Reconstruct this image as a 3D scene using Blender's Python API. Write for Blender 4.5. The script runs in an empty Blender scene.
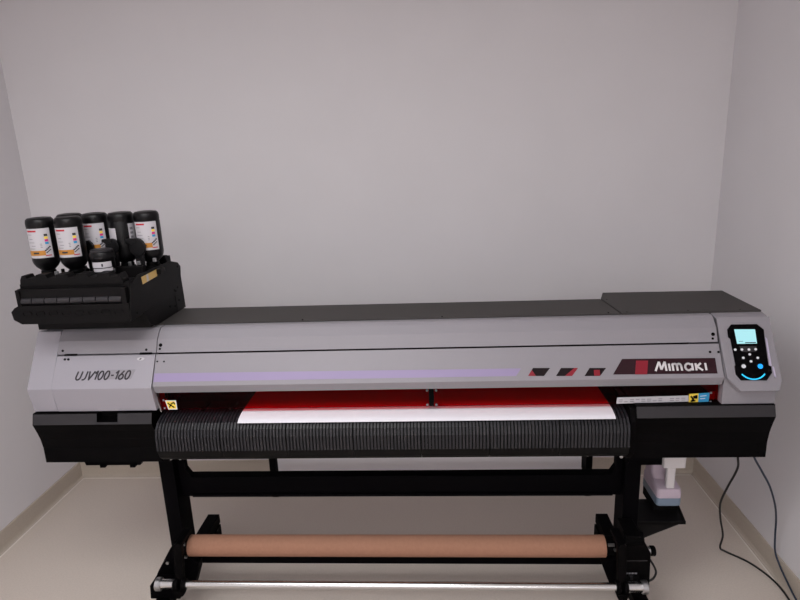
import bpy, bmesh, math, random
from mathutils import Vector, Matrix
PI = math.pi
random.seed(4)
scene = bpy.context.scene
scene.cycles.max_bounces = 16; scene.cycles.diffuse_bounces = 12; scene.cycles.transparent_max_bounces = 12
C = scene.collection

# ------------------------------------------------------------------ materials
def lin(c):
    return tuple(((v/255)/12.92 if v/255 <= .04045 else ((v/255+.055)/1.055)**2.4) for v in c)

def mat(name, rgb, rough=.5, metal=0, spec=.5, noise=0, nscale=60, bump=0, emit=None, estr=0, coat=0, trans=0, alpha=1, ior=1.45):
    m = bpy.data.materials.new(name); m.use_nodes = True
    nt = m.node_tree; b = nt.nodes['Principled BSDF']
    col = (*lin(rgb), 1)
    b.inputs['Base Color'].default_value = col
    b.inputs['Roughness'].default_value = rough
    b.inputs['Metallic'].default_value = metal
    b.inputs['Specular IOR Level'].default_value = spec
    b.inputs['Coat Weight'].default_value = coat
    b.inputs['Transmission Weight'].default_value = trans
    b.inputs['IOR'].default_value = ior
    b.inputs['Alpha'].default_value = alpha
    if emit:
        b.inputs['Emission Color'].default_value = (*lin(emit), 1)
        b.inputs['Emission Strength'].default_value = estr
    if noise or bump:
        tc = nt.nodes.new('ShaderNodeTexCoord')
        n = nt.nodes.new('ShaderNodeTexNoise'); n.inputs['Scale'].default_value = nscale; n.inputs['Detail'].default_value = 5
        nt.links.new(tc.outputs['Object'], n.inputs['Vector'])
        if noise:
            r = nt.nodes.new('ShaderNodeValToRGB')
            r.color_ramp.elements[0].position = .3; r.color_ramp.elements[1].position = .7
            r.color_ramp.elements[0].color = (*[v*(1-noise) for v in col[:3]], 1)
            r.color_ramp.elements[1].color = (*[min(1, v*(1+noise)) for v in col[:3]], 1)
            nt.links.new(n.outputs['Fac'], r.inputs['Fac']); nt.links.new(r.outputs['Color'], b.inputs['Base Color'])
        if bump:
            bp = nt.nodes.new('ShaderNodeBump'); bp.inputs['Strength'].default_value = bump; bp.inputs['Distance'].default_value = .002
            nt.links.new(n.outputs['Fac'], bp.inputs['Height']); nt.links.new(bp.outputs['Normal'], b.inputs['Normal'])
    return m

M = {}
M['wall'] = mat('wall_paint', (213, 211, 214), .85, spec=.2, noise=.015, nscale=3, bump=.04)
M['ceiling'] = mat('ceiling_paint', (240, 239, 239), .9)
M['floor'] = mat('vinyl_floor', (203, 193, 184), .5, spec=.3, noise=.05, nscale=140, bump=.03)
M['base'] = mat('vinyl_baseboard', (180, 170, 158), .5, spec=.35, noise=.04, nscale=120)
M['seam'] = mat('weld_seam', (226, 220, 213), .5)
M['grey'] = mat('grey_plastic', (140, 137, 143), .42, spec=.4, noise=.02, nscale=300)
M['greyd'] = mat('light_grey_door', (152, 149, 157), .38, spec=.5, noise=.015, nscale=300)
M['black'] = mat('black_plastic', (5, 4, 5), .55, spec=.06, noise=.06, nscale=200)
M['station'] = mat('satin_black_plastic', (12, 10, 11), .5, spec=.16, noise=.06, nscale=200)
M['black_metal'] = mat('black_powder_coat', (3, 2, 4), .6, spec=.05, noise=.08, nscale=150)
M['dark'] = mat('dark_interior', (8, 7, 8), .8, spec=.15)
M['band'] = mat('charcoal_plastic', (40, 38, 41), .42, spec=.45)
M['topcover'] = mat('charcoal_top_sheet', (62, 59, 58), .6, spec=.3, noise=.05, nscale=400)
M['rib'] = mat('dark_grey_ribs', (31, 30, 35), .45, spec=.45)
M['lilac'] = mat('lilac_stripe', (146, 133, 168), .45)
M['maroon'] = mat('maroon_panel', (40, 10, 20), .5, spec=.3)
M['maroon_dark'] = mat('dark_maroon_pane', (18, 4, 8), .6, spec=.25)
M['crimson'] = mat('crimson_block', (130, 10, 34), .45)
M['white'] = mat('white_print', (215, 213, 215), .5)
M['paper'] = mat('white_paper', (228, 227, 234), .7, spec=.2)
M['label'] = mat('label_paper', (186, 183, 188), .5)
M['labelgrey'] = mat('label_grey_print', (120, 118, 124), .6)
M['red'] = mat('label_red', (176, 28, 44), .5)
M['orange'] = mat('label_orange', (180, 122, 44), .5)
M['yellow'] = mat('label_yellow', (236, 204, 70), .5)
M['magenta'] = mat('label_magenta', (205, 40, 120), .5)
M['cyan'] = mat('label_blue', (40, 140, 190), .5)
M['ink'] = mat('dark_lettering', (48, 44, 50), .45)
M['tan'] = mat('tan_sticker', (205, 172, 104), .5, noise=.12, nscale=500)
M['bottle'] = mat('black_bottle_plastic', (8, 7, 9), .36, spec=.3)
M['chrome'] = mat('polished_steel', (205, 205, 205), .22, metal=1)
M['silver'] = mat('brushed_steel', (180, 180, 182), .35, metal=1)
M['kraft'] = mat('kraft_cardboard', (152, 112, 92), .75, spec=.2, noise=.05, nscale=90)
M['rubber'] = mat('rubber', (62, 57, 52), .7)
M['platen'] = mat('platen_plastic', (9, 9, 10), .5, spec=.15)
M['cable_black'] = mat('black_cable', (22, 22, 24), .5)
M['cable_blue'] = mat('navy_cable', (28, 42, 62), .45)
M['rail'] = mat('lilac_grey_trim', (186, 178, 200), .35)
M['screen'] = mat('lit_screen', (10, 20, 24), .3, emit=(175, 235, 242), estr=1.0)
M['screenbar'] = mat('screen_dark_bar', (12, 30, 40), .3)
M['blueled'] = mat('blue_led', (20, 60, 90), .3, emit=(20, 160, 250), estr=1.3)
M['cyanled'] = mat('cyan_led', (20, 60, 90), .3, emit=(40, 190, 240), estr=1.3)
M['whiteled'] = mat('white_button', (200, 200, 205), .4, emit=(200, 205, 210), estr=.25)
M['purple_milky'] = mat('milky_mauve_plastic', (206, 190, 204), .4, trans=.25, ior=1.3)
M['milky'] = mat('milky_white_plastic', (222, 218, 220), .4, trans=.15, ior=1.3)
M['liquid'] = mat('blue_grey_liquid', (112, 128, 146), .35)

# red translucent window: tinted clear acrylic
def red_acrylic():
    m = bpy.data.materials.new('red_acrylic'); m.use_nodes = True; nt = m.node_tree
    for n in list(nt.nodes): nt.nodes.remove(n)
    out = nt.nodes.new('ShaderNodeOutputMaterial'); mx = nt.nodes.new('ShaderNodeMixShader')
    t = nt.nodes.new('ShaderNodeBsdfTransparent'); t.inputs['Color'].default_value = (.88, .004, .12, 1)
    g = nt.nodes.new('ShaderNodeBsdfGlossy'); g.inputs['Color'].default_value = (1, .9, .9, 1); g.inputs['Roughness'].default_value = .2
    f = nt.nodes.new('ShaderNodeFresnel'); f.inputs['IOR'].default_value = 1.12
    nt.links.new(f.outputs[0], mx.inputs[0]); nt.links.new(t.outputs[0], mx.inputs[1]); nt.links.new(g.outputs[0], mx.inputs[2])
    nt.links.new(mx.outputs[0], out.inputs['Surface'])
    return m
M['redwin'] = red_acrylic()

# ------------------------------------------------------------------ helpers
class Root:
    pass
def empty(name, loc, label, cat, group=None):
    o = bpy.data.objects.new(name, None); C.objects.link(o); o.location = loc
    o.empty_display_size = .1
    o['label'] = label; o['category'] = cat
    if group: o['group'] = group
    return o
def world_loc(o):
    v = Vector((0, 0, 0))
    while o is not None:
        v += Vector(o.location); o = o.parent
    return v
SPLIT = {'gusset', 'socket_block', 'clamp', 'end_collar', 'screw', 'bolt', 'hinge', 'media_clamp', 'rivet', 'felt_pad', 'window_catch', 'metal_clip', 'bottle_socket', 'side_rail', 'slot_roller', 'roll_flange', 'spring_tab', 'switch', 'platen_rib', 'spacer'}
def obj(name, bm, mats, parent=None, **k):
    """one object, or one object per separate piece for small hardware"""
    if name not in SPLIT: return obj1(name, bm, mats, parent, **k)
    bm.verts.index_update(); seen = set(); comps = []
    for v in bm.verts:
        if v in seen: continue
        st = [v]; seen.add(v); c = []
        while st:
            q = st.pop(); c.append(q)
            for e in q.link_edges:
                o = e.other_vert(q)
                if o not in seen: seen.add(o); st.append(o)
        comps.append(c)
    out = None
    for c in comps:
        nb = bmesh.new(); mp = {v: nb.verts.new(v.co) for v in c}
        for f in {f for v in c for f in v.link_faces}: nb.faces.new([mp[v] for v in f.verts]).material_index = f.material_index
        out = obj1(name, nb, mats, parent, **k)
    bm.free(); return out
def obj1(name, bm, mats, parent=None, origin=None, bevel=0, smooth=False, seg=2, label=None):
    """bm holds world coordinates; origin = world origin for the object."""
    if not isinstance(mats, (list, tuple)): mats = [mats]
    po = world_loc(parent) if parent else Vector((0, 0, 0))
    org = Vector(origin) if origin is not None else (po if parent else Vector((0, 0, 0)))
    bmesh.ops.translate(bm, verts=bm.verts, vec=-org)
    bmesh.ops.recalc_face_normals(bm, faces=bm.faces)
    me = bpy.data.meshes.new(name); bm.to_mesh(me); bm.free()
    for m in mats: me.materials.append(M[m])
    o = bpy.data.objects.new(name, me); C.objects.link(o)
    o.location = org - po
    if parent: o.parent = parent
    if smooth:
        for p in me.polygons: p.use_smooth = True
        try: me.set_sharp_from_angle(angle=math.radians(38))
        except Exception: pass
    if bevel:
        b = o.modifiers.new('bevel', 'BEVEL'); b.width = bevel; b.segments = seg; b.limit_method = 'ANGLE'; b.angle_limit = math.radians(25)
    if label: o['label'] = label
    return o
def tag(o, label, cat, group=None):
    o['label'] = label; o['category'] = cat
    if group: o['group'] = group
    return o
def struct(name, bm, m, **k):
    o = obj(name, bm, m, **k); o['kind'] = 'structure'; return o
def B(): return bmesh.new()
def box(bm, x0, x1, y0, y1, z0, z1, mi=0):
    vs = [bm.verts.new((x, y, z)) for x in (x0, x1) for y in (y0, y1) for z in (z0, z1)]
    for f in ((0, 1, 3, 2), (4, 6, 7, 5), (0, 4, 5, 1), (2, 3, 7, 6), (0, 2, 6, 4), (1, 5, 7, 3)):
        bm.faces.new([vs[i] for i in f]).material_index = mi
    return vs
def frame(o, u, v):
    o, u, v = Vector(o), Vector(u).normalized(), Vector(v).normalized(); n = u.cross(v)
    return lambda a, b, d=0: o + u*a + v*b + n*d
def prism(bm, poly, F, d0, d1, mi=0):
    a = [bm.verts.new(F(p[0], p[1], d0)) for p in poly]; b = [bm.verts.new(F(p[0], p[1], d1)) for p in poly]
    n = len(poly)
    fs = [bm.faces.new(a), bm.faces.new(b[::-1])]
    for i in range(n): fs.append(bm.faces.new((a[i], a[(i+1) % n], b[(i+1) % n], b[i])))
    for f in fs: f.material_index = mi
SIDE = frame((0, 0, 0), (0, 1, 0), (0, 0, 1))           # (y, z), d = x
def extr(bm, prof, x0, x1, mi=0): prism(bm, prof, SIDE, x0, x1, mi)
def XZ(y): return frame((0, y, 0), (1, 0, 0), (0, 0, 1))  # d towards the viewer (-y)
XY = frame((0, 0, 0), (1, 0, 0), (0, 1, 0))
SLOPE = frame((0, 1.9, 1.005), (1, 0, 0), (0, .115, .19))  # sloped front of the printer, (x, s)
def lathe(bm, prof, c, axis='z', n=28, mi=0, cap=True):
    """prof: list of (r, t) along the axis."""
    c = Vector(c); rings = []
    for r, t in prof:
        ring = []
        for i in range(n):
            a = 2*PI*i/n; p, q = r*math.cos(a), r*math.sin(a)
            v = {'z': (p, q, t), 'x': (t, p, q), 'y': (p, t, q)}[axis]
            ring.append(bm.verts.new(c+Vector(v)))
        rings.append(ring)
    for a, b in zip(rings, rings[1:]):
        for i in range(n): bm.faces.new((a[i], a[(i+1) % n], b[(i+1) % n], b[i])).material_index = mi
    if cap:
        bm.faces.new(rings[0]).material_index = mi; bm.faces.new(rings[-1][::-1]).material_index = mi
def cyl(bm, c, r, t0, t1, axis='z', n=24, mi=0, ch=0):
    pr = [(r, t0), (r, t1)] if not ch else [(r-ch, t0), (r, t0+ch), (r, t1-ch), (r-ch, t1)]
    lathe(bm, pr, c, axis, n, mi)
def catmull(P, k=8):
    P = [Vector(p) for p in P]; Q = [2*P[0]-P[1]]+P+[2*P[-1]-P[-2]]; out = []
    for i in range(1, len(Q)-2):
        a, b, c, d = Q[i-1:i+3]
        for j in range(k):
            t = j/k
            out.append(.5*((2*b)+(c-a)*t+(2*a-5*b+4*c-d)*t*t+(3*b-a-3*c+d)*t**3))
    out.append(P[-1]); return out
def tube(bm, pts, r, n=10, mi=0):
    rings = []; up = Vector((0, .3, 1)).normalized()
    for i, p in enumerate(pts):
        t = (pts[min(i+1, len(pts)-1)]-pts[max(i-1, 0)]).normalized()
        u = t.cross(up)
        if u.length < 1e-3: u = t.cross(Vector((1, 0, 0)))
        u.normalize(); w = t.cross(u)
        rings.append([bm.verts.new(p+r*(math.cos(2*PI*k/n)*u+math.sin(2*PI*k/n)*w)) for k in range(n)])
    for a, b in zip(rings, rings[1:]):
        for i in range(n): bm.faces.new((a[i], a[(i+1) % n], b[(i+1) % n], b[i])).material_index = mi
    bm.faces.new(rings[0]); bm.faces.new(rings[-1][::-1])
def strokes(bm, lines, F, ox, oy, sx, sy, th, slant=0, d0=0, d1=.0008, mi=0):
    """thick polylines in the plane F; a letter box is 0..w x 0..1"""
    for ln in lines:
        pts = [(ox+(x+slant*y)*sx, oy+y*sy) for x, y in ln]
        for (x0, y0), (x1, y1) in zip(pts, pts[1:]):
            L = math.hypot(x1-x0, y1-y0)
            if L < 1e-7: continue
            nx, ny = -(y1-y0)/L*th/2, (x1-x0)/L*th/2
            prism(bm, [(x0+nx, y0+ny), (x0-nx, y0-ny), (x1-nx, y1-ny), (x1+nx, y1+ny)], F, d0, d1, mi)
        for x, y in pts[1:-1]:
            prism(bm, [(x+th/2*math.cos(k*PI/4), y+th/2*math.sin(k*PI/4)) for k in range(8)], F, d0, d1, mi)
def arc(cx, cy, rx, ry, a0, a1, n=8):
    return [(cx+rx*math.cos(math.radians(a0+(a1-a0)*i/n)), cy+ry*math.sin(math.radians(a0+(a1-a0)*i/n))) for i in range(n+1)]

# ------------------------------------------------------------------ the room
XL, XR, YB, YF, ZC = -2.121, 1.401, 2.98, -6.5, 2.75
b = B(); box(b, XL-.1, XR+.1, YF-.1, YB+.1, -.1, 0); struct('floor', b, 'floor')
b = B(); box(b, XL-.1, XR+.1, YF-.1, YB+.1, ZC, ZC+.1); struct('ceiling', b, 'ceiling')
b = B(); box(b, XL-.1, XR+.1, YB, YB+.1, 0, ZC); struct('wall_back', b, 'wall')
b = B(); box(b, XL-.1, XR+.1, YF-.1, YF, 0, ZC); struct('wall_front', b, 'wall')
b = B(); box(b, XL-.1, XL, YF, YB, 0, ZC); struct('wall_left', b, 'wall')
b = B(); box(b, XR, XR+.1, YF, YB, 0, ZC); struct('wall_right', b, 'wall')
hb = .1
cove = [(0, 0), (0, hb), (.004, hb), (.006, hb-.004), (.006, .02), (.01, .008), (.018, .001), (.018, 0)]
b = B(); prism(b, [(YB-p, q) for p, q in cove], SIDE, XL, XR); struct('baseboard_back', b, 'base')
FX = frame((0, 0, 0), (1, 0, 0), (0, 0, 1))
b = B(); prism(b, [(XL+p, q) for p, q in cove], FX, -YB, -YF); struct('baseboard_left', b, 'base')
b = B(); prism(b, [(XR-p, q) for p, q in cove], FX, -YB, -YF); struct('baseboard_right', b, 'base')
b = B(); box(b, XL+.018, XR-.018, YB-.024, YB-.018, 0, .0012); struct('trim_1', b, 'seam')
b = B(); box(b, XL+.018, XL+.024, YF, YB-.018, 0, .0012); struct('trim_2', b, 'seam')
b = B(); box(b, XR-.024, XR-.018, YF, YB-.018, 0, .0012); struct('trim_3', b, 'seam')

# ------------------------------------------------------------------ the printer
P = empty('wide_format_printer', (-.175, 2.05, 0), 'long grey and black wide-format roll printer on a black wheeled stand', 'printer')
G = .0015
# inner body
b = B(); extr(b, [(2.06, 1.194), (2.27, 1.194), (2.27, .9), (2.2, .9), (2.2, 1.16), (2.06, 1.16)], -1.03, .97)
box(b, -1.03, .97, 1.99, 2.06, 1.02, 1.03)
obj('inner_body', b, 'dark', P)
b = B(); extr(b, [(2.0, .874), (2.27, .874), (2.27, .722), (1.94, .722)], -1.03, .66); obj('platen_base', b, 'dark', P)
# top covers
b = B(); prism(b, [(-1.5, 2.055), (.661, 2.055), (.645, 2.27), (-1.5, 2.284)], XY, 1.196, 1.2)
tc = obj('top_cover', b, 'topcover', P, bevel=.0008)
b = B(); prism(b, [(.664, 2.055), (1.147, 2.055), (1.149, 2.35), (.681, 2.363), (.649, 2.272)], XY, 1.186, 1.202)
tcr = obj('top_cover', b, 'topcover', P, bevel=.0008)
b = B()
for x, y in ((.62, 2.068), (.685, 2.068), (.02, 2.066), (-.5, 2.066), (.9, 2.068), (1.08, 2.068), (.665, 2.25)): cyl(b, (x, y, 1.2), .003, 0, .003, n=10)
obj('screw', b, 'black', tc)
# fascia above the cover
fas = [(2.062, 1.1955), (2.03, 1.1945), (2.018, 1.187), (1.99, 1.160), (1.9700, 1.1155), (1.985, 1.110), (2.03, 1.15), (2.062, 1.15)]
b = B(); extr(b, fas, -1.027, .967); f1 = obj('upper_fascia', b, 'grey', P, bevel=.0012)
def dots(spots, F, parent, r, name='screw', m='black', d=0.0):
    b = B()
    for x, s in spots: prism(b, [(x+r*math.cos(k*PI/6), s+r*math.sin(k*PI/6)) for k in range(12)], F, d-.001, d+.0012)
    return obj(name, b, m, parent)
UF = frame((0, 1.970, 1.1155), (1, 0, 0), (0, .020, .0445))   # lower facet of the fascia
dots([(.9506, .012)], UF, f1, .0042); dots([(.9531, .027)], UF, f1, .0065)
dots([(-1.0164, .014)], UF, f1, .0042); dots([(-1.0144, .028)], UF, f1, .0065)
# long front cover
b = B(); extr(b, [(1.985, 1.105), (1.9645, 1.1115), (1.9035, 1.0108), (1.917, .9795), (1.975, .9795), (1.975, .989), (1.927, .991), (1.919, 1.010)], -1.028, .968)
cov = obj('front_cover', b, 'grey', P, bevel=.0015)
b = B(); prism(b, [(-1.0265, .054), (.2884, .0495), (.2695, .0236), (-1.0265, .0232)], SLOPE, -.0005, .0006); obj('stripe', b, 'lilac', cov, label='lilac stripe')
wins = [[(.3297, .0505), (.388, .0495), (.3653, .022), (.3107, .0229)], [(.4255, .0489), (.4834, .0479), (.4605, .0204), (.4062, .0213)], [(.5224, .0472), (.5783, .0462), (.5552, .0189), (.5029, .0197)]]
def lerp(a, c, t): return (a[0]+(c[0]-a[0])*t, a[1]+(c[1]-a[1])*t)
for i, w in enumerate(wins):
    b = B(); prism(b, w, SLOPE, -.0005, .0007, 0)
    if i == 0: q = [lerp(w[3], w[0], 0), lerp(w[3], w[0], .75), lerp(w[3], w[2], .5)]
    elif i == 1: q = [lerp(w[0], w[1], .78), w[1], w[2], lerp(w[3], w[2], .55)]
    else: q = [(w[3][0]+.033, .04), (w[3][0]+.053, .04), (w[3][0]+.053, .0195), (w[3][0]+.033, .0198)]
    prism(b, q, SLOPE, .0005, .0010, 1)
    obj('sight_window', b, ['maroon_dark', 'crimson'], cov)
br = [(.6357, .0766), (.9472, .0743), (.9471, .021), (.5994, .0233)]
b = B(); prism(b, br, SLOPE, -.0005, .001, 0); prism(b, [(.6821, .070), (.7224, .069), (.7133, .0214), (.6732, .0221)], SLOPE, .001, .0014, 1)
bp_ = obj('brand_panel', b, ['maroon', 'crimson'], P, label='maroon name panel')
# lettering MIMAKI (stylised), letters as polylines
b = B(); hx = .0275; oy = .0325; F = SLOPE
xh = .78
L = [([[(-.12, 0), (.28, 1)], [(.28, 1), (.42, .15)], [(.42, .15), (.80, 1)], [(.80, 1), (.86, 0)]], 0, 1.0),
     ([[(0, 0), (-.03, xh)]], 1.18, 1), 
     ([[(0, 0), (-.02, xh)], [(-.02, xh-.03)]+arc(.2, xh-.28, .17, .25, 120, 0)+[(.38, 0)], arc(.56, xh-.28, .18, .25, 170, 0)+[(.78, 0)]], 1.48, 1),
     ([arc(.32, xh/2, .3, xh/2-.02, 40, 330), [(.66, xh), (.68, 0)]], 2.55, 1),
     ([[(0, 0), (-.02, xh)], [(.46, xh), (.08, .42)], [(.08, .42), (.56, 0)]], 3.55, 1),
     ([[(0, 0), (-.02, xh)]], 4.42, 1)]
tot = 4.54
for lines, x, _ in L: strokes(b, lines, F, .7475+x/tot*.169, oy, .169/tot*1.0, .032, .0068, slant=0, d0=.001, d1=.0018)
obj('logo_lettering', b, 'white', bp_, label='white brand name lettering')
dots([(.9339, .0955), (.9621, .0949)], SLOPE, cov, .0042); dots([(-1.020, .0979), (-.9951, .0974)], SLOPE, cov, .003)

# left section
b = B(); extr(b, [(2.06, 1.1955), (2.018, 1.19), (1.902, 1.006), (1.917, .912), (2.32, .912), (2.32, 1.1955)], -1.5, -1.408)
obj('end_cover', b, 'greyd', P, bevel=.002)
b = B(); extr(b, fas, -1.405, -1.03); f2 = obj('upper_fascia', b, 'grey', P, bevel=.0012)
dots([(-1.387, .014), (-1.0676, .012)], UF, f2, .0045)
b = B(); extr(b, [(1.99, 1.108), (1.9645, 1.111), (1.898, 1.007), (1.915, .912), (1.99, .912)], -1.4055, -1.0315)
door = obj('side_door', b, 'greyd', P, bevel=.0015, label='light grey front door')
b = B(); extr(b, [(2.02, 1.17), (2.32, 1.17), (2.32, .912), (2.02, .912)], -1.4, -1.035); obj('inner_body', b, 'dark', P)
dots([(-1.3723, .1117), (-1.3589, .1115)], SLOPE, door, .0042, d=.001)
b = B(); D = {'U': ([[(0, 1), (-.02, .3)]+arc(.25, .3, .26, .3, 180, 360, 8)+[(.52, 1)]], .78), 'J': ([[(.34, 1), (.34, .3)]+arc(.1, .3, .24, .3, 360, 240, 6)], .60), 'V': ([[(0, 1), (.2, 0), (.62, 1)]], .70),
    '1': ([[(.02, .72), (.26, 1), (.26, 0)]], .48), '0': ([arc(.27, .5, .25, .5, 90, 450, 16)], .72), '-': ([[(.04, .48), (.36, .48)]], .52), '6': ([[(.42, 1), (.06, .42)]+arc(.27, .3, .25, .3, 160, 520, 14)], .72)}
x = 0; seq = []
for ch in 'UJV100-160': seq.append((D[ch][0], x)); x += D[ch][1]
sc = .206/x
prism(b, [(-1.212, .03), (-1.112, .03), (-1.098, .070), (-1.198, .070)], SLOPE, .0012, .0019, 1)
for ls, x in seq: strokes(b, ls, SLOPE, -1.320+x*sc, .0345, sc, .031, .0054, slant=.27, d0=.0015, d1=.0027)
obj('model_lettering', b, ['ink', 'grey'], door, label='dark slanted UJV100-160 lettering')
b = B(); F = frame((-1.083, 1.9564, 1.0975), (1, 0, 0), (0, .115, .19)); prism(b, [(.011*math.cos(k*PI/6)*1.3, .006*math.sin(k*PI/6)) for k in range(12)], F, 0, .0025, 0)
prism(b, [(-.006, -.003), (.0, -.003), (.004, .003), (-.001, .003)], F, .0025, .003, 1); obj('round_sticker', b, ['label', 'ink'], door)
b = B(); box(b, -1.376, -1.33, 1.9635, 1.99, 1.1125, 1.1175); box(b, -1.09, -1.045, 1.9635, 1.99, 1.1125, 1.1175); obj('hinge', b, 'black', door)
# black lower housings
hp = [(1.906, .9085), (1.893, .869), (1.906, .835), (1.917, .80), (1.9235, .76), (1.923, .699), (1.935, .695), (2.28, .695), (2.28, .9085)]
def housing(x0, x1, notch=None):
    b = B()
    if notch is None: extr(b, hp, x0, x1)
    else:
        a, c = notch; hn = [(1.93, .9085), (1.93, .879), (1.896, .877)]+hp[1:]
        extr(b, hp, x0, a); extr(b, hn, a, c); extr(b, hp, c, x1)
    o = obj('lower_housing', b, 'black', P)
    b = B(); F = frame((0, 1.893, .869), (1, 0, 0), (0, .013, .0395))
    segs = [(x0+.001, x1-.001)] if notch is None else [(x0+.001, notch[0]), (notch[1], x1-.001)]
    for u, v in segs: prism(b, [(u, 0), (v, 0), (v, .0395), (u, .0395)], F, -.001, .0012)
    if notch: prism(b, [(notch[0], 0), (notch[1], 0), (notch[1], .008), (notch[0], .008)], F, -.001, .0012)
    obj('housing_band', b, 'band', o, label='lighter charcoal upper band')
    return o
housing(-1.5, -1.046, (-1.254, -1.175))
h = housing(.682, 1.147)
dots([(1.118, .745), (1.122, .715)], XZ(1.9225), h, .004)
b = B(); prism(b, [(-1.392, .702), (-1.378, .658), (-1.16, .658), (-1.138, .702)], XZ(1.97), -.15, 0)
for x in (-1.32, -1.2): box(b, x, x+.02, 1.965, 1.98, .65, .662)
obj('drip_tray', b, 'black_metal', P)
# platen segments with ribs
prof = [(1.97, .885), (1.925, .878), (1.897, .867), (1.88, .850), (1.872, .825), (1.870, .772), (1.884, .737), (1.905, .718)]
inner = [(1.96, .72), (2.05, .72), (2.05, .885)]
x0, x1 = -1.0318, .6584; W = (x1-x0)/7
ribp = prof[:6]
def off(pl, d):
    out = []
    for i, p in enumerate(pl):
        a, c = pl[max(i-1, 0)], pl[min(i+1, len(pl)-1)]
        t = Vector((c[0]-a[0], c[1]-a[1])).normalized(); out.append((p[0]+t.y*d, p[1]-t.x*d))
    return out
for k in range(7):
    a, c = x0+k*W+.0008, x0+(k+1)*W-.0008
    b = B(); extr(b, prof+inner, a, c)
    o = obj('platen_segment', b, 'platen', P)
    b = B(); n = 20; pw = (c-a)/n; r1 = off(ribp, .0034); r1 = [(1.985, .8895)]+r1; r0 = off(ribp, -.002)
    for i in range(n):
        u = a+pw*(i+.2); extr(b, r1+r0[::-1], u, u+pw*.6)
    obj('ribs', b, 'rib', o, label='dark grey guide ribs')
    b = B()
    for q in (.12, .45): cyl(b, (a+(c-a)*q, 1.914, .7175), .0045, -.003, .001, n=10)
    obj('screw', b, 'silver', o)
b = B(); extr(b, [(1.9, .9), (1.885, .86), (1.885, .74), (1.92, .70), (2.1, .70), (2.1, .9)], .660, .679); obj('platen_end', b, 'black', P)
b = B()
for x in (-.885, -.775): box(b, x, x+.014, 1.955, 2.02, .888, .9)
obj('media_clamp', b, 'black', P)
# red window
b = B(); extr(b, [(1.9435, .977), (1.935, .905), (1.939, .905), (1.9475, .977)], -1.028, .969); rw = obj('safety_window', b, 'redwin', P, label='translucent red safety window')
b = B(); box(b, -.035, -.017, 1.932, 1.94, .907, .977)
hg = obj('window_hinge', b, 'black', rw)
b = B()
for x in (-.041, -.009):
    for z in (.911, .964): cyl(b, (x, 1.934+(z-.9)*.12, z), .0042, -.003, .003, 'y', 12)
obj('rivet', b, 'labelgrey', rw)
b = B(); prism(b, [(-1.028, .9377), (-1.008, .9373), (-1.003, .90), (-1.025, .90)], XZ(1.955), -.004, 0); prism(b, [(.947, .936), (.968, .938), (.968, .906), (.950, .900)], XZ(1.955), -.004, 0); obj('felt_pad', b, 'crimson', P)
b = B(); prism(b, [(-1.036, .972), (-1.0315, .972), (-1.020, .900), (-1.0245, .900)], XZ(1.928), -.02, 0); obj('window_guide', b, 'silver', P)
WF = frame((0, 1.934, .90), (1, 0, 0), (0, .009, .073))   # plane of the window
b = B(); prism(b, [(-1.0068, .0413), (-.9653, .0407), (-.9625, .006), (-.9967, .006)], WF, .001, .0016, 0); prism(b, [(-1.003, .0378), (-.969, .0373), (-.966, .0095), (-.994, .0095)], WF, .0016, .002, 1)
strokes(b, [[(-.997, .031), (-.987, .023), (-.992, .014)], [(-.987, .023), (-.973, .014)], [(-.986, .026), (-.975, .033), (-.970, .026)]], WF, 0, 0, 1, 1, .0045, d0=.002, d1=.0024, mi=2)
obj('warning_sticker', b, ['white', 'yellow', 'black'], rw, label='small yellow warning sticker')
b = B()
for cx, cz in ((-1.012, .042), (-1.010, .012), (.945, .041), (.944, .009)): prism(b, [(cx-.003, cz-.003), (cx+.003, cz-.003), (cx+.003, cz+.003), (cx-.003, cz+.003)], WF, .001, .003)
obj('window_catch', b, 'labelgrey', rw)
b = B(); prism(b, [(.6257, .0284), (.8690, .0323), (.8700, .0107), (.6234, .006)], WF, .001, .0016, 0)
for rr_ in range(2):
    for i in range(12):
        if random.random() < .85:
            xx = .631+i*.0195; zz = .0118+rr_*.0068+i*.0003
            prism(b, [(xx, zz), (xx+.015*random.uniform(.6, 1), zz), (xx+.014, zz+.0022), (xx, zz+.0022)], WF, .0016, .0019, 1)
obj('instruction_strip', b, ['label', 'labelgrey'], rw, label='long white instruction strip')
b = B(); prism(b, [(.8712, .0379), (.9032, .0393), (.9025, .008), (.8703, .007)], WF, .001, .0018, 0); prism(b, [(.9032, .0393), (.9402, .0413), (.938, .009), (.9025, .008)], WF, .001, .0018, 1)
strokes(b, [[(.877, .030), (.886, .018), (.879, .012), (.893, .014)], [(.885, .027), (.897, .031), (.897, .023), (.886, .025)]], WF, 0, 0, 1, 1, .006, d0=.0018, d1=.0022, mi=2)
strokes(b, [[(.909, .029), (.930, .031)], [(.909, .020), (.926, .021)]], WF, 0, 0, 1, 1, .0022, d0=.0018, d1=.0021, mi=3)
obj('warning_sticker', b, ['yellow', 'cyan', 'black', 'white'], rw, label='yellow and blue warning sticker')

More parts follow.
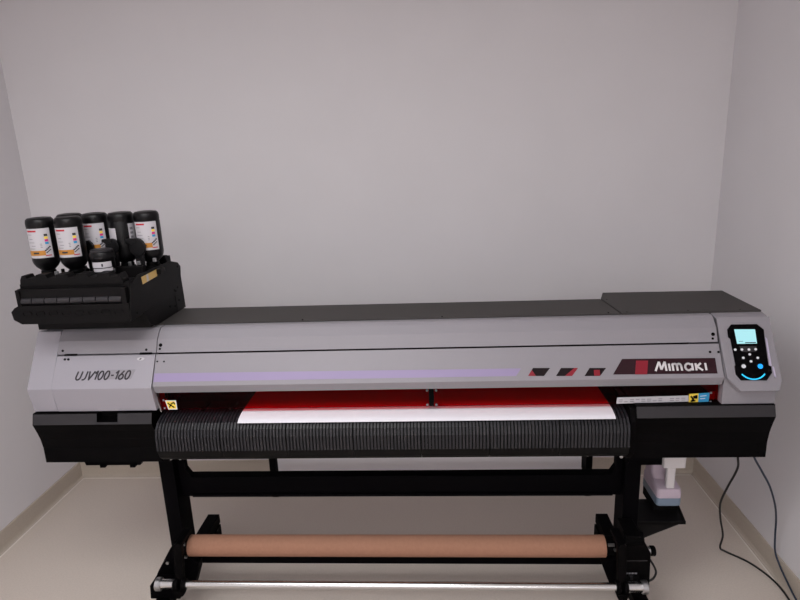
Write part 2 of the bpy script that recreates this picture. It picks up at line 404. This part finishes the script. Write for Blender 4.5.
# right end: control head
b = B(); extr(b, [(2.055, 1.1955), (2.018, 1.19), (1.915, 1.018), (1.915, .906), (2.33, .906), (2.33, 1.1955)], .9735, 1.15)
ctl = obj('control_housing', b, 'grey', P, bevel=.002)
b = B(); prism(b, [(.9735, .2165), (1.1515, .2165), (1.1515, -.006), (1.137, -.041), (1.012, -.041), (.977, .004), (.9735, .10)], SLOPE, -.012, .003)
bz = obj('panel_bezel', b, 'grey', P, bevel=.0015)
fr = [(1.0166, .1896), (1.1027, .1893), (1.1225, .1694), (1.1197, .1426), (1.1157, .0453), (1.1237, .0412), (1.1224, .0193), (1.1008, -.006), (1.0173, -.0047), (1.0035, .0154), (1.0043, .0433), (1.0080, .0480), (1.0056, .1388), (.9996, .1451), (1.0008, .172)]
b = B(); prism(b, [(1.008, .196), (1.11, .196), (1.132, .172), (1.134, .012), (1.106, -.0115), (1.012, -.010), (.998, .012), (.9935, .176)], SLOPE, .003, .0045); cp0 = obj('panel_trim', b, 'grey', bz, bevel=.001)
b = B(); prism(b, fr, SLOPE, .003, .007); obj('control_panel', b, 'black', bz, bevel=.001, label='black key panel')
b = B(); prism(b, [(1.0234, .172), (1.0927, .1705), (1.0906, .1206), (1.0248, .1207)], SLOPE, .007, .0074, 0)
prism(b, [(1.052, .1255), (1.088, .1255), (1.088, .1225), (1.052, .1225)], SLOPE, .0074, .0076, 1)
prism(b, [(1.032, .130), (1.046, .130), (1.046, .1285), (1.032, .1285)], SLOPE, .0074, .0076, 1)
obj('screen', b, ['screen', 'screenbar'], bz, label='lit pale cyan screen')
b = B(); prism(b, [(1.03, .112), (1.087, .111), (1.083, .0915), (1.036, .0925)], SLOPE, .0065, .0073); obj('key_bezel', b, 'band', bz)
for i, (x, s) in enumerate([(1.0148, .1005), (1.0369, .1005), (1.06, .1), (1.0821, .1004), (1.0599, .0834), (1.0367, .0717), (1.0839, .0708), (1.0599, .0592), (1.033, .0428), (1.0872, .0418)]):
    r = .0042 if i < 8 else (.0068 if i == 8 else .0082)
    b = B(); prism(b, [(x+r*math.cos(k*PI/8), s+r*math.sin(k*PI/8)) for k in range(16)], SLOPE, .007, .009)
    obj('button', b, 'blueled' if i == 9 else 'whiteled', bz, label='glowing blue round button' if i == 9 else None)
b = B(); strokes(b, [arc(1.0602, .0715-.0713+.048, .049, .050, 220, 320, 12)], SLOPE, 0, 0, 1, 1, .0042, d0=.007, d1=.0082); obj('light_bar', b, 'cyanled', bz, label='curved glowing cyan light bar')
b = B(); prism(b, [(1.1215, .1426), (1.1264, .1363), (1.1245, .0432), (1.119, .0433)], SLOPE, .003, .0085); prism(b, [(1.1266, .0412), (1.131, .0391), (1.132, .0033), (1.1273, .0094)], SLOPE, .003, .0085)
obj('side_rail', b, 'rail', bz, label='pale lilac side rail')

# stand
def beam(x0, x1, y0, y1, z0, z1, name, **k):
    b = B(); box(b, x0, x1, y0, y1, z0, z1); return obj(name, b, 'black_metal', P, bevel=.002, **k)
beam(-1.104, -1.046, 2.0, 2.1, .13, .70, 'stand_column'); beam(.692, .750, 2.0, 2.1, .13, .70, 'stand_column')
b = B(); box(b, -1.046, .692, 2.035, 2.08, .478, .564); box(b, -1.0, .66, 2.028, 2.036, .478, .490); obj('crossbeam', b, 'black_metal', P, bevel=.0015)
b = B()
prism(b, [(-1.046, .70), (-1.022, .70), (-1.018, .60), (-.995, .562), (-1.046, .562)], XZ(2.035), -.03, 0)
prism(b, [(.692, .70), (.668, .66), (.668, .60), (.645, .562), (.692, .562)], XZ(2.035), -.03, 0)
obj('gusset', b, 'black_metal', P)
b = B(); box(b, -1.06, .72, 2.05, 2.09, .150, .186); obj('lower_bar', b, 'black_metal', P, bevel=.0015)
b = B(); box(b, -1.104, .75, 2.11, 2.25, .655, .70); obj('stand_top', b, 'black_metal', P)
def foot(xa, xb, side):
    f = beam(xa, xb, 1.66, 2.42, .085, .13, 'foot')
    for y in (1.71, 2.375):
        xm = (xa+xb)/2 + side*.012
        b = B(); box(b, xm-.022, xm+.022, y-.03, y+.03, .074, .085); box(b, xm-.022, xm-.018, y-.02, y+.03, .03, .076); box(b, xm+.018, xm+.022, y-.02, y+.03, .03, .076)
        cst = obj('caster', b, 'black_metal', P)
        b = B(); cyl(b, (xm, y+.012, .0345), .034, -.014, .014, 'x', 24, ch=.004); w = obj('wheel', b, 'rubber', cst, smooth=True)
foot(-1.128, -1.072, 1); foot(.714, .768, -1)
# paper waste-side tray + gusset on right
b = B(); prism(b, [(.75, 2.0), (.93, 2.0), (.955, 2.16), (.75, 2.16)], XY, .371, .377)
prism(b, [(.75, 2.0), (.93, 2.0), (.93, 2.006), (.75, 2.006)], XY, .371, .384); prism(b, [(.925, 2.0), (.931, 2.0), (.956, 2.16), (.95, 2.16)], XY, .371, .384)
prism(b, [(.75, .371), (.925, .371), (.80, .312), (.75, .285)], XZ(2.01), -.004, 0)
obj('bottle_shelf', b, 'station', P, bevel=.001)
b = B(); box(b, .70, .818, 1.985, 2.02, .634, .668); box(b, .675, .735, 1.95, 2.02, .668, .70); obj('bracket', b, 'black_metal', P, bevel=.001)
# bolts
b = B()
for x, z in ((-1.02, .712), (-.985, .712), (-1.06, .712), (.655, .705)): cyl(b, (x, 1.945, z-.012), .006, -.003, .003, 'y', 10)
obj('bolt', b, 'silver', P)
# take-up device
b = B(); cyl(b, (0, 1.85, .2155), .0150, -.985, .632, 'x', 24); cyl(b, (0, 1.85, .2155), .0195, -1.084, -1.03, 'x', 24); cyl(b, (0, 1.85, .2155), .0195, .67, .725, 'x', 24)
shaft = obj('tension_shaft', b, 'chrome', P, smooth=True, label='polished steel shaft')
b = B(); cyl(b, (0, 1.85, .2155), .025, -1.104, -1.083, 'x', 24, ch=.002); cyl(b, (0, 1.85, .2155), .025, .724, .745, 'x', 24, ch=.002); obj('end_collar', b, 'silver', shaft, smooth=True)
b = B()
for a, c in ((-1.035, -1.014), (-1.002, -.985), (.632, .648), (.660, .675)): cyl(b, (0, 1.85, .2155), .023, a, c, 'x', 20, ch=.003)
prism(b, [(-1.033, .20), (-.985, .20), (-1.0, .178), (-1.03, .175)], XZ(1.83), -.04, 0); prism(b, [(.628, .20), (.677, .20), (.668, .172), (.64, .172)], XZ(1.83), -.04, 0)
obj('clamp', b, 'black', shaft)
def arm(xa, xb, shift):
    b = B(); n = 10; path = []
    for i in range(n+1):
        t = i/n; path.append((xa+(xb-xa)*t, .39-(.39-.165)*t))
    w = .016
    prism(b, [(xa-w, .375), (xa-w*.8, .388), (xa-w*.3, .395), (xa+w*.4, .395), (xa+w, .385), (xb+w, .165), (xb+w*.5, .157), (xb-w*.5, .157), (xb-w, .165)], XZ(1.862), -.012, .012)
    cyl(b, (xb, 1.845, .172), .010, -.012, .006, 'y', 14)
    box(b, min(xa-w, xa), max(xa+w, xa), 1.86, 1.95, .376, .393)
    return obj('take_up_arm', b, 'black', P, bevel=.002)
arm(-1.0, -1.018, 0); arm(.648, .657, 0)
b = B(); prism(b, [(-1.075, .31), (-1.141, .20), (-1.153, .175), (-1.165, .13), (-1.0, .13), (-.974, .205), (-.970, .24), (-.998, .268), (-1.02, .31)], XZ(1.935), -.045, 0)
prism(b, [(-1.145, .19), (-1.03, .19), (-1.03, .13), (-1.15, .13)], XZ(1.87), -.08, 0)
sb = obj('side_bracket', b, 'black_metal', P, bevel=.002)
b = B(); cyl(b, (-1.093, 1.932, .246), .006, -.004, .004, 'y', 12); cyl(b, (-1.115, 1.932, .158), .005, -.004, .004, 'y', 12); obj('bolt', b, 'silver', sb)
def hub(xa, xb, s):
    b = B(); cyl(b, (0, 1.95, .313), .034, xa, xb, 'x', 24, ch=.002); cyl(b, (0, 1.95, .313), .020, xa-.03 if s < 0 else xb, xa if s < 0 else xb+.02, 'x', 20)
    for k in range(6):
        a = k*PI/3+.3; cyl(b, (0, 1.95+.034*math.cos(a), .313+.034*math.sin(a)), .005, xa, xb, 'x', 8)
    o = obj('tube_holder', b, 'black', P, smooth=True)
    b = B()
    for z in (.342, .285): box(b, xa+.004, xb-.004, 1.913, 1.922, z-.004, z+.004)
    cyl(b, (xa+.002 if s < 0 else xb-.002, 1.912, .325), .006, -.004, .004, 'y', 10)
    obj('spring_tab', b, 'silver', o)
hub(-1.035, -.998, -1); hub(.614, .645, 1)
b = B(); prism(b, [(.672, .405), (.727, .402), (.742, .37), (.764, .330), (.767, .19), (.668, .19)], XZ(1.885), -.11, 0)
cyl(b, (0, 1.91, .375), .028, .668, .738, 'x', 20)
mo = obj('take_up_motor', b, 'black', P, bevel=.003)
b = B(); prism(b, [(.618, .29), (.672, .30), (.672, .16), (.635, .16), (.602, .25)], XZ(1.90), -.06, 0); obj('motor_bracket', b, 'black_metal', P, bevel=.002)
b = B(); cyl(b, (0, 1.93, .308), .015, .764, .776, 'x', 16); obj('knob_collar', b, 'silver', mo, smooth=True)
b = B(); cyl(b, (0, 1.93, .308), .019, .776, .795, 'x', 20, ch=.003); obj('knob', b, 'black', mo, smooth=True)
b = B(); F = XZ(1.8845)
strokes(b, [[(.676, .246), (.684, .246)], [(.687, .246), (.695, .246)], [(.698, .246), (.706, .246)], [(.709, .246), (.718, .246)]], F, 0, 0, 1, 1, .006, d0=0, d1=.001); obj('motor_lettering', b, 'labelgrey', mo)
b = B(); box(b, .676, .752, 1.8835, 1.886, .299, .302); obj('panel_seam', b, 'band', mo)
b = B(); cyl(b, (.683, 1.883, .227), .011, -.004, .004, 'y', 16); cyl(b, (.714, 1.883, .227), .011, -.004, .004, 'y', 16); obj('switch', b, 'dark', mo, smooth=True)
b = B(); prism(b, [(.686, .237), (.712, .237), (.712, .217), (.686, .217)], XZ(1.8845), 0, .0008); obj('switch_plate', b, 'band', mo)
b = B(); tube(b, catmull([(.768, 1.9, .292), (.785, 1.9, .262), (.793, 1.9, .235), (.782, 1.9, .208), (.75, 1.9, .192), (.725, 1.895, .196)]), .004); obj('motor_cord', b, 'cable_black', mo, smooth=True)

# ------------------------------------------------------------------ ink supply station (fixed to the printer)
b = B(); extr(b, [(1.885, 1.277), (1.888, 1.402), (1.925, 1.402), (1.95, 1.386), (2.24, 1.386), (2.27, 1.36), (2.262, 1.277)], -1.435, -1.0445)
box(b, -1.49, -1.055, 2.012, 2.27, 1.2005, 1.278)
ink = obj('ink_station', b, 'station', P, bevel=.002, label='black ink supply station')
b = B(); prism(b, [(1.862, 1.272), (1.86, 1.30), (1.89, 1.393), (1.943, 1.413), (2.204, 1.414), (2.268, 1.396), (2.29, 1.376), (2.267, 1.273), (1.957, 1.280), (1.93, 1.272)], SIDE, -1.044, -1.0395)
sp = obj('side_plate', b, 'station', ink, bevel=.0008)
b = B(); prism(b, [(1.957, 1.276), (2.267, 1.272), (2.299, 1.2015), (2.03, 1.2015), (2.0, 1.215)], SIDE, -1.049, -1.046); prism(b, [(2.21, 1.385), (2.289, 1.376), (2.299, 1.2015), (2.22, 1.2015)], SIDE, -1.0489, -1.0445); obj('lower_plate', b, 'station', ink)
b = B()
for y, z in ((2.216, 1.277+.012), (2.235, 1.3), (2.206, 1.295), (2.15, 1.243), (2.193, 1.233), (2.235, 1.247), (2.26, 1.38), (1.9, 1.288)): cyl(b, (-1.0395, y, z), .0045, -.001, .0012, 'x', 10)
obj('screw', b, 'dark', ink)
b = B(); prism(b, [(1.964, 1.401), (2.083, 1.405), (2.082, 1.380), (1.968, 1.374)], SIDE, -1.0395, -1.0388, 0)
prism(b, [(2.0, 1.402), (2.014, 1.402), (2.014, 1.378), (2.0, 1.377)], SIDE, -1.0388, -1.0384, 1); obj('tan_sticker', b, ['tan', 'label'], ink, label='tan rating sticker')
# front lip with eight embossed ovals
b = B(); prism(b, [(-1.452, 1.324), (-1.466, 1.310), (-1.462, 1.282), (-1.435, 1.2655), (-1.045, 1.2655), (-1.043, 1.331), (-1.437, 1.331)], XZ(1.862), -.03, 0)
lip = obj('front_lip', b, 'station', ink, bevel=.002)
for i in range(8):
    cx = -1.408+i*.0465; b = B(); pts = arc(cx+.009, 1.303, .008, .0085, -90, 90, 6)+arc(cx-.009, 1.303, .008, .0085, 90, 270, 6)
    n = len(pts); F = XZ(1.862)
    for k in range(n):
        p, q = pts[k], pts[(k+1) % n]; e = .82
        pi_ = (cx+(p[0]-cx)*e, 1.303+(p[1]-1.303)*e); qi = (cx+(q[0]-cx)*e, 1.303+(q[1]-1.303)*e)
        prism(b, [p, q, qi, pi_], F, -.001, .002)
    obj('oval_emboss', b, 'station', ink)
b = B(); prism(b, [(-1.27, 1.327), (-1.25, 1.327), (-1.25, 1.322), (-1.27, 1.322)], XZ(1.860), -.01, 0); obj('latch', b, 'dark', ink)
# roller bar with segments
b = B()
for i in range(8): cyl(b, (0, 1.878, 1.345), .0125, -1.432+i*.0455, -1.432+(i+1)*.0455-.0035, 'x', 20)
obj('slot_roller', b, 'band', ink, smooth=True, label='glossy segmented slot roller')
b = B(); prism(b, [(-1.437, 1.388), (-1.437, 1.356), (-1.065, 1.356), (-1.060, 1.388)], XZ(1.872), -.02, 0); box(b, -1.440, -1.426, 1.865, 1.9, 1.32, 1.386); box(b, -1.07, -1.05, 1.865, 1.9, 1.32, 1.386); obj('roller_cover', b, 'station', ink, bevel=.002)
# notched top strip
b = B(); pts = [(-1.445, 1.392), (-1.438, 1.428), (-1.425, 1.430), (-1.42, 1.418)]
x = -1.385
pts = [(-1.425, 1.399), (-1.422, 1.420), (-1.414, 1.434), (-1.402, 1.434), (-1.398, 1.424), (-1.368, 1.424)]
for i in range(4):
    xx = -1.364+i*.073; pts += [(xx, 1.436), (xx+.034, 1.436), (xx+.040, 1.424), (xx+.068, 1.424)]
pts += [(-1.07, 1.434), (-1.062, 1.414), (-1.060, 1.399)]
prism(b, pts, XZ(1.878), -.045, 0); obj('notched_guard', b, 'station', ink, bevel=.0015)
b = B(); box(b, -1.1, -1.05, 2.19, 2.235, 1.386, 1.432); cyl(b, (-1.058, 2.2, 1.425), .014, -.008, .01, 'x', 14); obj('corner_block', b, 'station', ink, bevel=.003)
front = [(-1.412, 2.02), (-1.307, 2.02)]
back = [(-1.372, 2.135), (-1.272, 2.13), (-1.172, 2.13), (-1.073, 2.13)]
b = B()
for x, y in front+back+[(-1.183, 1.99)]:
    lathe(b, [(.040, 1.386), (.040, 1.398), (.030, 1.408), (.030, 1.414)], (x, y, 0), 'z', 20)
obj('bottle_socket', b, 'station', ink, smooth=True)
b = B(); random.seed(9)
for x, y in front+back:
    box(b, x-.042, x-.032, y-.045, y-.035, 1.386, 1.415); box(b, x+.03, x+.05, y-.05, y-.03, 1.386, 1.405)
box(b, -1.25, -1.07, 2.04, 2.07, 1.386, 1.425); box(b, -1.13, -1.06, 1.95, 1.975, 1.386, 1.40)
obj('socket_block', b, 'station', ink, bevel=.002)
b = B()
for x, y, z in ((-1.36, 1.985, 1.42), (-1.352, 1.982, 1.412), (-1.27, 1.98, 1.408), (-1.13, 2.07, 1.432), (-1.09, 2.06, 1.435), (-1.105, 1.955, 1.405), (-1.14, 1.93, 1.405), (-1.235, 1.96, 1.42), (-1.15, 1.99, 1.425), (-1.045, 2.09, 1.44)):
    box(b, x-.006, x+.006, y-.004, y+.004, z-.007, z+.007)
obj('metal_clip', b, 'silver', ink, bevel=.001)
# paddle levers behind the front row
for (x, y, z, r) in ((-1.280, 2.07, 1.497, .022), (-1.187, 2.07, 1.497, .026), (-1.090, 2.065, 1.492, .030)):
    b = B(); F = XZ(y)
    prism(b, [(x+r*math.cos(k*PI/9), z+r*1.15*math.sin(k*PI/9)) for k in range(18)], F, -.008, .004)
    prism(b, [(x-r*.5, z-r*.6), (x+r*.7, z-r*.6), (x+r*.55, 1.39), (x-r*.3, 1.39)], F, -.008, .002)
    prism(b, [(x-r*1.4, z+r*.75), (x-r*1.3, z+r*1.1), (x+r*.1, z+r*1.15), (x+r*.1, z+r*.6), (x-r*.7, z+r*.4)], F, -.005, .006)
    obj('slot_lever', b, 'bottle', ink, bevel=.002)

# ------------------------------------------------------------------ ink bottles
def patch(bm, r, a0, a1, z0, z1, mi, n=None, c=(0, 0), skew=0):
    n = n or max(2, int((a1-a0)/6)); prev = None
    for i in range(n+1):
        t = i/n; a = math.radians(a0+(a1-a0)*t); x, y = c[0]+r*math.cos(a), c[1]+r*math.sin(a)
        cur = (bm.verts.new((x, y, z0)), bm.verts.new((x, y, z1)))
        if prev: bm.faces.new((prev[0], cur[0], cur[1], prev[1])).material_index = mi
        prev = cur
RB = .0455; ZB = 1.414
def make_bottle():
    o = empty('ink_bottle', (0, 0, 0), 'x', 'ink bottle', 'upturned black ink bottles on the ink station')
    bm = B(); lathe(bm, [(.022, 0), (.022, .014), (.026, .018), (.036, .028), (.043, .04), (RB, .052), (RB, .168), (RB-.0008, .170), (RB-.0008, .172), (RB, .174), (RB, .188), (.0435, .197), (.038, .2025), (.028, .204), (.024, .2025), (.001, .2015)], (0, 0, 0), n=36)
    obj('body', bm, 'bottle', o, origin=(0, 0, 0), smooth=True)
    bm = B(); lathe(bm, [(.0235, 0), (.0245, .002), (.0245, .010), (.0235, .012)], (0, 0, 0), n=28); obj('cap', bm, 'black', o, origin=(0, 0, 0), smooth=True)
    bm = B(); r = RB+.0004; c0 = -75
    patch(bm, r, c0-56, c0+52, .063, .168, 0)
    r += .0003; patch(bm, r, c0-46, c0-2, .156, .162, 2)
    patch(bm, r, c0-54, c0+22, .072, .090, 3)
    r2 = r+.0002
    for k, mi in enumerate((5, 4, 6, 7)): patch(bm, r2, c0+26, c0+40, .140-.0095*k, .148-.0095*k, mi, 2)
    for k in range(4): patch(bm, r2, c0+20+k*6, c0+27+k*6, .087+k*.004, .092+k*.004, 5, 2); patch(bm, r2, c0+24+k*5, c0+30+k*5, .080+k*.003, .0835+k*.003, 5, 2)
    patch(bm, r2, c0+20, c0+44, .0695, .073, 2)
    for z, a, w in ((.146, -46, 22), (.130, -40, 18), (.118, -46, 30), (.106, -34, 20), (.096, -48, 30)): patch(bm, r, c0+a, c0+a+w, z, z+.0018, 1)
    for z in (.112, .106, .100): patch(bm, r, c0+6, c0+14, z, z+.0022, 1)
    patch(bm, r2, c0-30, c0-4, .078, .084, 5)
    obj('label_wrap', bm, ['label', 'labelgrey', 'red', 'orange', 'yellow', 'ink', 'magenta', 'cyan', 'tan'], o, origin=(0, 0, 0), label='white label with red line and orange band')
    return o
proto = make_bottle()
def dup(root):
    r = root.copy(); C.objects.link(r)
    for ch in root.children:
        c = ch.copy(); C.objects.link(c); c.parent = r
    return r
names = [(front[0], 0, 'labelled black ink bottle at the far left of the ink station front row'),
         (front[1], 0, 'labelled black ink bottle second from left in the ink station front row'),
         (back[0], 0, 'black ink bottle mostly hidden behind the second bottle of the front row'),
         (back[1], 0, 'labelled black ink bottle directly behind the short white-banded ink pot'),
         (back[2], 186, 'black ink bottle turned away so only its label edges show'),
         (back[3], 0, 'labelled black ink bottle at the right end of the back row')]
for i, ((x, y), rot, lab) in enumerate(names):
    o = proto if i == 0 else dup(proto)
    o.location = (x, y, ZB); o.rotation_euler = (0, 0, math.radians(rot)); o['label'] = lab
    if rot:
        for ch in o.children:
            if ch.name.startswith('label_wrap'):
                bm = B(); patch(bm, RB+.0004, 137, 215, .05, .165, 0); patch(bm, RB+.0004, -160-186+360-30, -160-186+360+60, .06, .15, 0)
                me = ch.data.copy(); ch.data = me
                bm.free(); bm = B()
                # world azimuths: right strip -34..40, left strip -170..-96
                for a0, a1, z0, z1 in ((-35, 40, .052, .162), (-175, -92, .075, .148)):
                    patch(bm, RB+.0004, a0-rot, a1-rot, z0, z1, 0)
                for k in range(5): patch(bm, RB+.0008, -28-rot, -12-rot, .075+k*.016, .084+k*.016, 1)
                bm.to_mesh(me); bm.free()
                ch['label'] = 'white label wrapped around the sides'
# short pot in the front row
pot = empty('ink_pot', (-1.183, 1.99, ZB), 'short black ink pot with a white band in the front row', 'ink pot')
b = B(); lathe(b, [(.036, 0), (.0385, .004), (.0385, .05), (.041, .054), (.041, .074), (.038, .079), (.03, .08)], (-1.183, 1.99, ZB), n=32); obj('body', b, 'bottle', pot, smooth=True)
b = B(); patch(b, .0389, -125, -20, ZB+.026, ZB+.046, 0, c=(-1.183, 1.99)); patch(b, .0389, -120, -15, ZB+.012, ZB+.023, 0, c=(-1.183, 1.99)); patch(b, .0392, -72, -64, ZB+.030, ZB+.040, 1, c=(-1.183, 1.99))
patch(b, .0412, -100, -60, ZB+.060, ZB+.0615, 1, c=(-1.183, 1.99))
obj('label_wrap', b, ['label', 'ink'], pot)
b = B(); lathe(b, [(.034, .079), (.037, .081), (.037, .086), (.034, .088)], (-1.183, 1.99, ZB), n=28); obj('cap', b, 'band', pot, smooth=True)

# ------------------------------------------------------------------ paper roll and sheet
PR = empty('paper_roll', (-.06, 2.30, .40), 'wide white paper roll feeding a sheet through the printer over the black platen', 'paper roll')
b = B(); path = [(1.8825, .8735), (1.888, .8785), (1.898, .883), (1.91, .8855), (1.93, .8895), (1.96, .8915), (1.99, .8920), (2.15, .892), (2.24, .892), (2.285, .885), (2.299, .86), (2.301, .82), (2.301, .335)]
dz = .0009
top = path; bot = [(y+.0009, z-.0002) if i > 9 else (y, z-.0007) for i, (y, z) in enumerate(path)]
# slight skew of the leading corners
n = len(path); xs_ = [-.7235+1.3315*i/24 for i in range(25)]
rows = []
for x in xs_:
    t = (x+.7285)/1.3365; dx = 0
    rows.append([bm_v for bm_v in [(x, y, z) for y, z in top]])
tv = [[b.verts.new(p) for p in r] for r in rows]; bv = [[b.verts.new((p[0], *q)) for p, q in zip(r, bot)] for r in rows]
for i in range(24):
    for j in range(n-1):
        b.faces.new((tv[i][j], tv[i+1][j], tv[i+1][j+1], tv[i][j+1])); b.faces.new((bv[i][j], bv[i][j+1], bv[i+1][j+1], bv[i+1][j]))
    b.faces.new((tv[i][0], bv[i][0], bv[i+1][0], tv[i+1][0]))
for i in (0, 24):
    for j in range(n-1): b.faces.new((tv[i][j], tv[i][j+1], bv[i][j+1], bv[i][j]))
obj('sheet', b, 'paper', PR, smooth=True)
b = B(); cyl(b, (0, 2.369, .352), .068, -.7285, .608+.012, 'x', 48); obj('roll', b, 'paper', PR, smooth=True)
b = B(); cyl(b, (0, 2.369, .335), .020, -1.07, .72, 'x', 20); sh = obj('roll_shaft', b, 'black_metal', P, smooth=True)
b = B(); extr(b, [(2.30, .30), (2.30, .505), (2.33, .51), (2.40, .45), (2.43, .38), (2.42, .31)], -.762, -.735); extr(b, [(2.30, .30), (2.30, .505), (2.33, .51), (2.40, .45), (2.43, .38), (2.42, .31)], .628, .655); obj('roll_flange', b, 'black', sh, smooth=True)
for xa in (-1.09, .70): b = B(); prism(b, [(2.09, .52), (2.09, .46), (2.3, .33), (2.41, .30), (2.41, .352), (2.3, .39)], SIDE, xa, xa+.03); obj('roll_hanger', b, 'black_metal', P, bevel=.002)

# cardboard tube on the take-up unit
b = B(); lathe(b, [(.037, -.997), (.0405, -.997), (.0405, .613), (.037, .613), (.037, -.997)], (0, 1.95, .313), 'x', 48, cap=False)
bmesh.ops.remove_doubles(b, verts=b.verts, dist=1e-5)
tag(obj('cardboard_tube', b, 'kraft', None, origin=(-.195, 1.95, .313), smooth=True), 'long brown cardboard tube held across the take-up unit above the steel shaft', 'cardboard tube')

# ------------------------------------------------------------------ waste ink bottle
WB = empty('waste_ink_bottle', (.885, 2.13, .384), 'milky mauve waste ink bottle with blue-grey liquid above the small black shelf', 'waste bottle')
b = B()
def loft(bm, loops, mi=0):
    vs = [[bm.verts.new(p) for p in l] for l in loops]
    for a, c in zip(vs, vs[1:]):
        for i in range(len(a)): bm.faces.new((a[i], a[(i+1) % len(a)], c[(i+1) % len(c)], c[i])).material_index = mi
    bm.faces.new(vs[0]).material_index = mi; bm.faces.new(vs[-1][::-1]).material_index = mi
def rr(x0, x1, y0, y1, z, r=.014):
    pts = []
    for cx, cy, a in ((x1-r, y0+r, -90), (x1-r, y1-r, 0), (x0+r, y1-r, 90), (x0+r, y0+r, 180)):
        for k in range(5): t = math.radians(a+k*22.5); pts.append((cx+r*math.cos(t), cy+r*math.sin(t), z))
    return pts
loft(b, [rr(.842, .924, 2.055, 2.205, .415, .012), rr(.836, .930, 2.048, 2.212, .42), rr(.836, .930, 2.048, 2.212, .452)])
lq = obj('liquid_base', b, 'liquid', WB, bevel=0, smooth=True, label='blue-grey liquid in the bottom')
b = B(); loft(b, [rr(.836, .930, 2.048, 2.212, .4525), rr(.836, .930, 2.048, 2.212, .475), rr(.838, .928, 2.055, 2.210, .488), rr(.842, .924, 2.11, 2.208, .50), rr(.836, .918, 2.125, 2.206, .52), rr(.836, .918, 2.13, 2.206, .67), rr(.842, .912, 2.136, 2.2, .675)])
obj('body', b, 'purple_milky', WB, smooth=True)
b = B(); loft(b, [rr(.873, .905, 2.06, 2.085, .478, .008), rr(.871, .905, 2.06, 2.085, .575, .008), rr(.852, .936, 2.05, 2.11, .582, .008), rr(.848, .936, 2.048, 2.115, .70, .008)])
dr = obj('drain_funnel', b, 'milky', P, smooth=True, label='milky white drain funnel')
b = B(); box(b, .838, .929, 2.08, 2.2, .3775, .4145); box(b, .86, .9, 2.1, 2.2, .3775, .383)
obj('foot_block', b, 'dark', WB)

# ------------------------------------------------------------------ cables
b = B(); tube(b, catmull([(1.09, 2.0, .72), (1.106, 2.02, .645), (1.127, 2.05, .59), (1.135, 2.08, .537), (1.133, 2.12, .451), (1.140, 2.17, .35), (1.173, 2.22, .245), (1.223, 2.28, .118), (1.236, 2.315, .03), (1.262, 2.318, .006), (1.331, 2.244, .005), (1.372, 2.14, .005), (1.374, 2.034, .005), (1.35, 1.9, .005), (1.33, 1.5, .005), (1.36, .9, .005)]), .0042)
tag(obj('power_cable', b, 'cable_black', None, origin=(1.25, 2.3, 0), smooth=True), 'black cable hanging from the right housing and trailing along the floor', 'cable')
b = B(); tube(b, catmull([(1.12, 1.97, .72), (1.141, 1.98, .667), (1.2, 2.02, .582), (1.26, 2.06, .493), (1.313, 2.1, .387), (1.35, 2.14, .291), (1.367, 2.16, .207), (1.379, 2.165, .127), (1.384, 2.139, .088), (1.382, 2.079, .06), (1.379, 1.99, .03), (1.374, 1.85, .006), (1.36, 1.5, .005), (1.37, .9, .005)]), .0038)
tag(obj('network_cable', b, 'cable_blue', None, origin=(1.37, 2.1, 0), smooth=True), 'navy blue cable arching from the right housing down against the right wall', 'cable')

# ------------------------------------------------------------------ light
def area(name, loc, sx, sy, power, col=(.985, .99, 1), rot=(0, 0, 0)):
    l = bpy.data.lights.new(name, 'AREA'); l.shape = 'RECTANGLE'; l.size = sx; l.size_y = sy; l.energy = power; l.color = col
    o = bpy.data.objects.new(name, l); C.objects.link(o); o.location = loc; o.rotation_euler = rot
area('ceiling_lamp_near_printer', (-.75, .55, 2.73), 1.6, 1.2, 39)
area('ceiling_lamp_rear', (-.3, -3.8, 2.73), 2.6, 2.4, 132)
w = bpy.data.worlds.new('world'); scene.world = w; w.use_nodes = True
w.node_tree.nodes['Background'].inputs[0].default_value = (.5, .5, .5, 1); w.node_tree.nodes['Background'].inputs[1].default_value = 0.0

# ------------------------------------------------------------------ camera
f, yaw, pitch, roll = 583.177, -.0642, .2515, -.0405
R3 = [[0.9977679962117642, 0.05404810102343293, -0.03921515665303289], [-0.0244529596925545, -0.2507383339597129, -0.9677460104001369], [-0.06213757718028139, 0.9665449242838474, -0.24885704901267375]]
cam = bpy.data.cameras.new('camera'); co = bpy.data.objects.new('camera', cam); C.objects.link(co)
cam.sensor_fit = 'HORIZONTAL'; cam.sensor_width = 36; cam.lens = f/800*36; cam.clip_start = .05
rt, dn, fw = [Vector(r) for r in R3]
m = Matrix((rt, -dn, -fw)).transposed().to_4x4(); m.translation = (0, 0, 1.8)
co.matrix_world = m
scene.camera = co
vs = scene.view_settings; scene.display_settings.display_device = 'sRGB'
vs.view_transform = 'Standard'; vs.look = 'None'; vs.gamma = 1; vs.use_curve_mapping = False; vs.exposure = 0
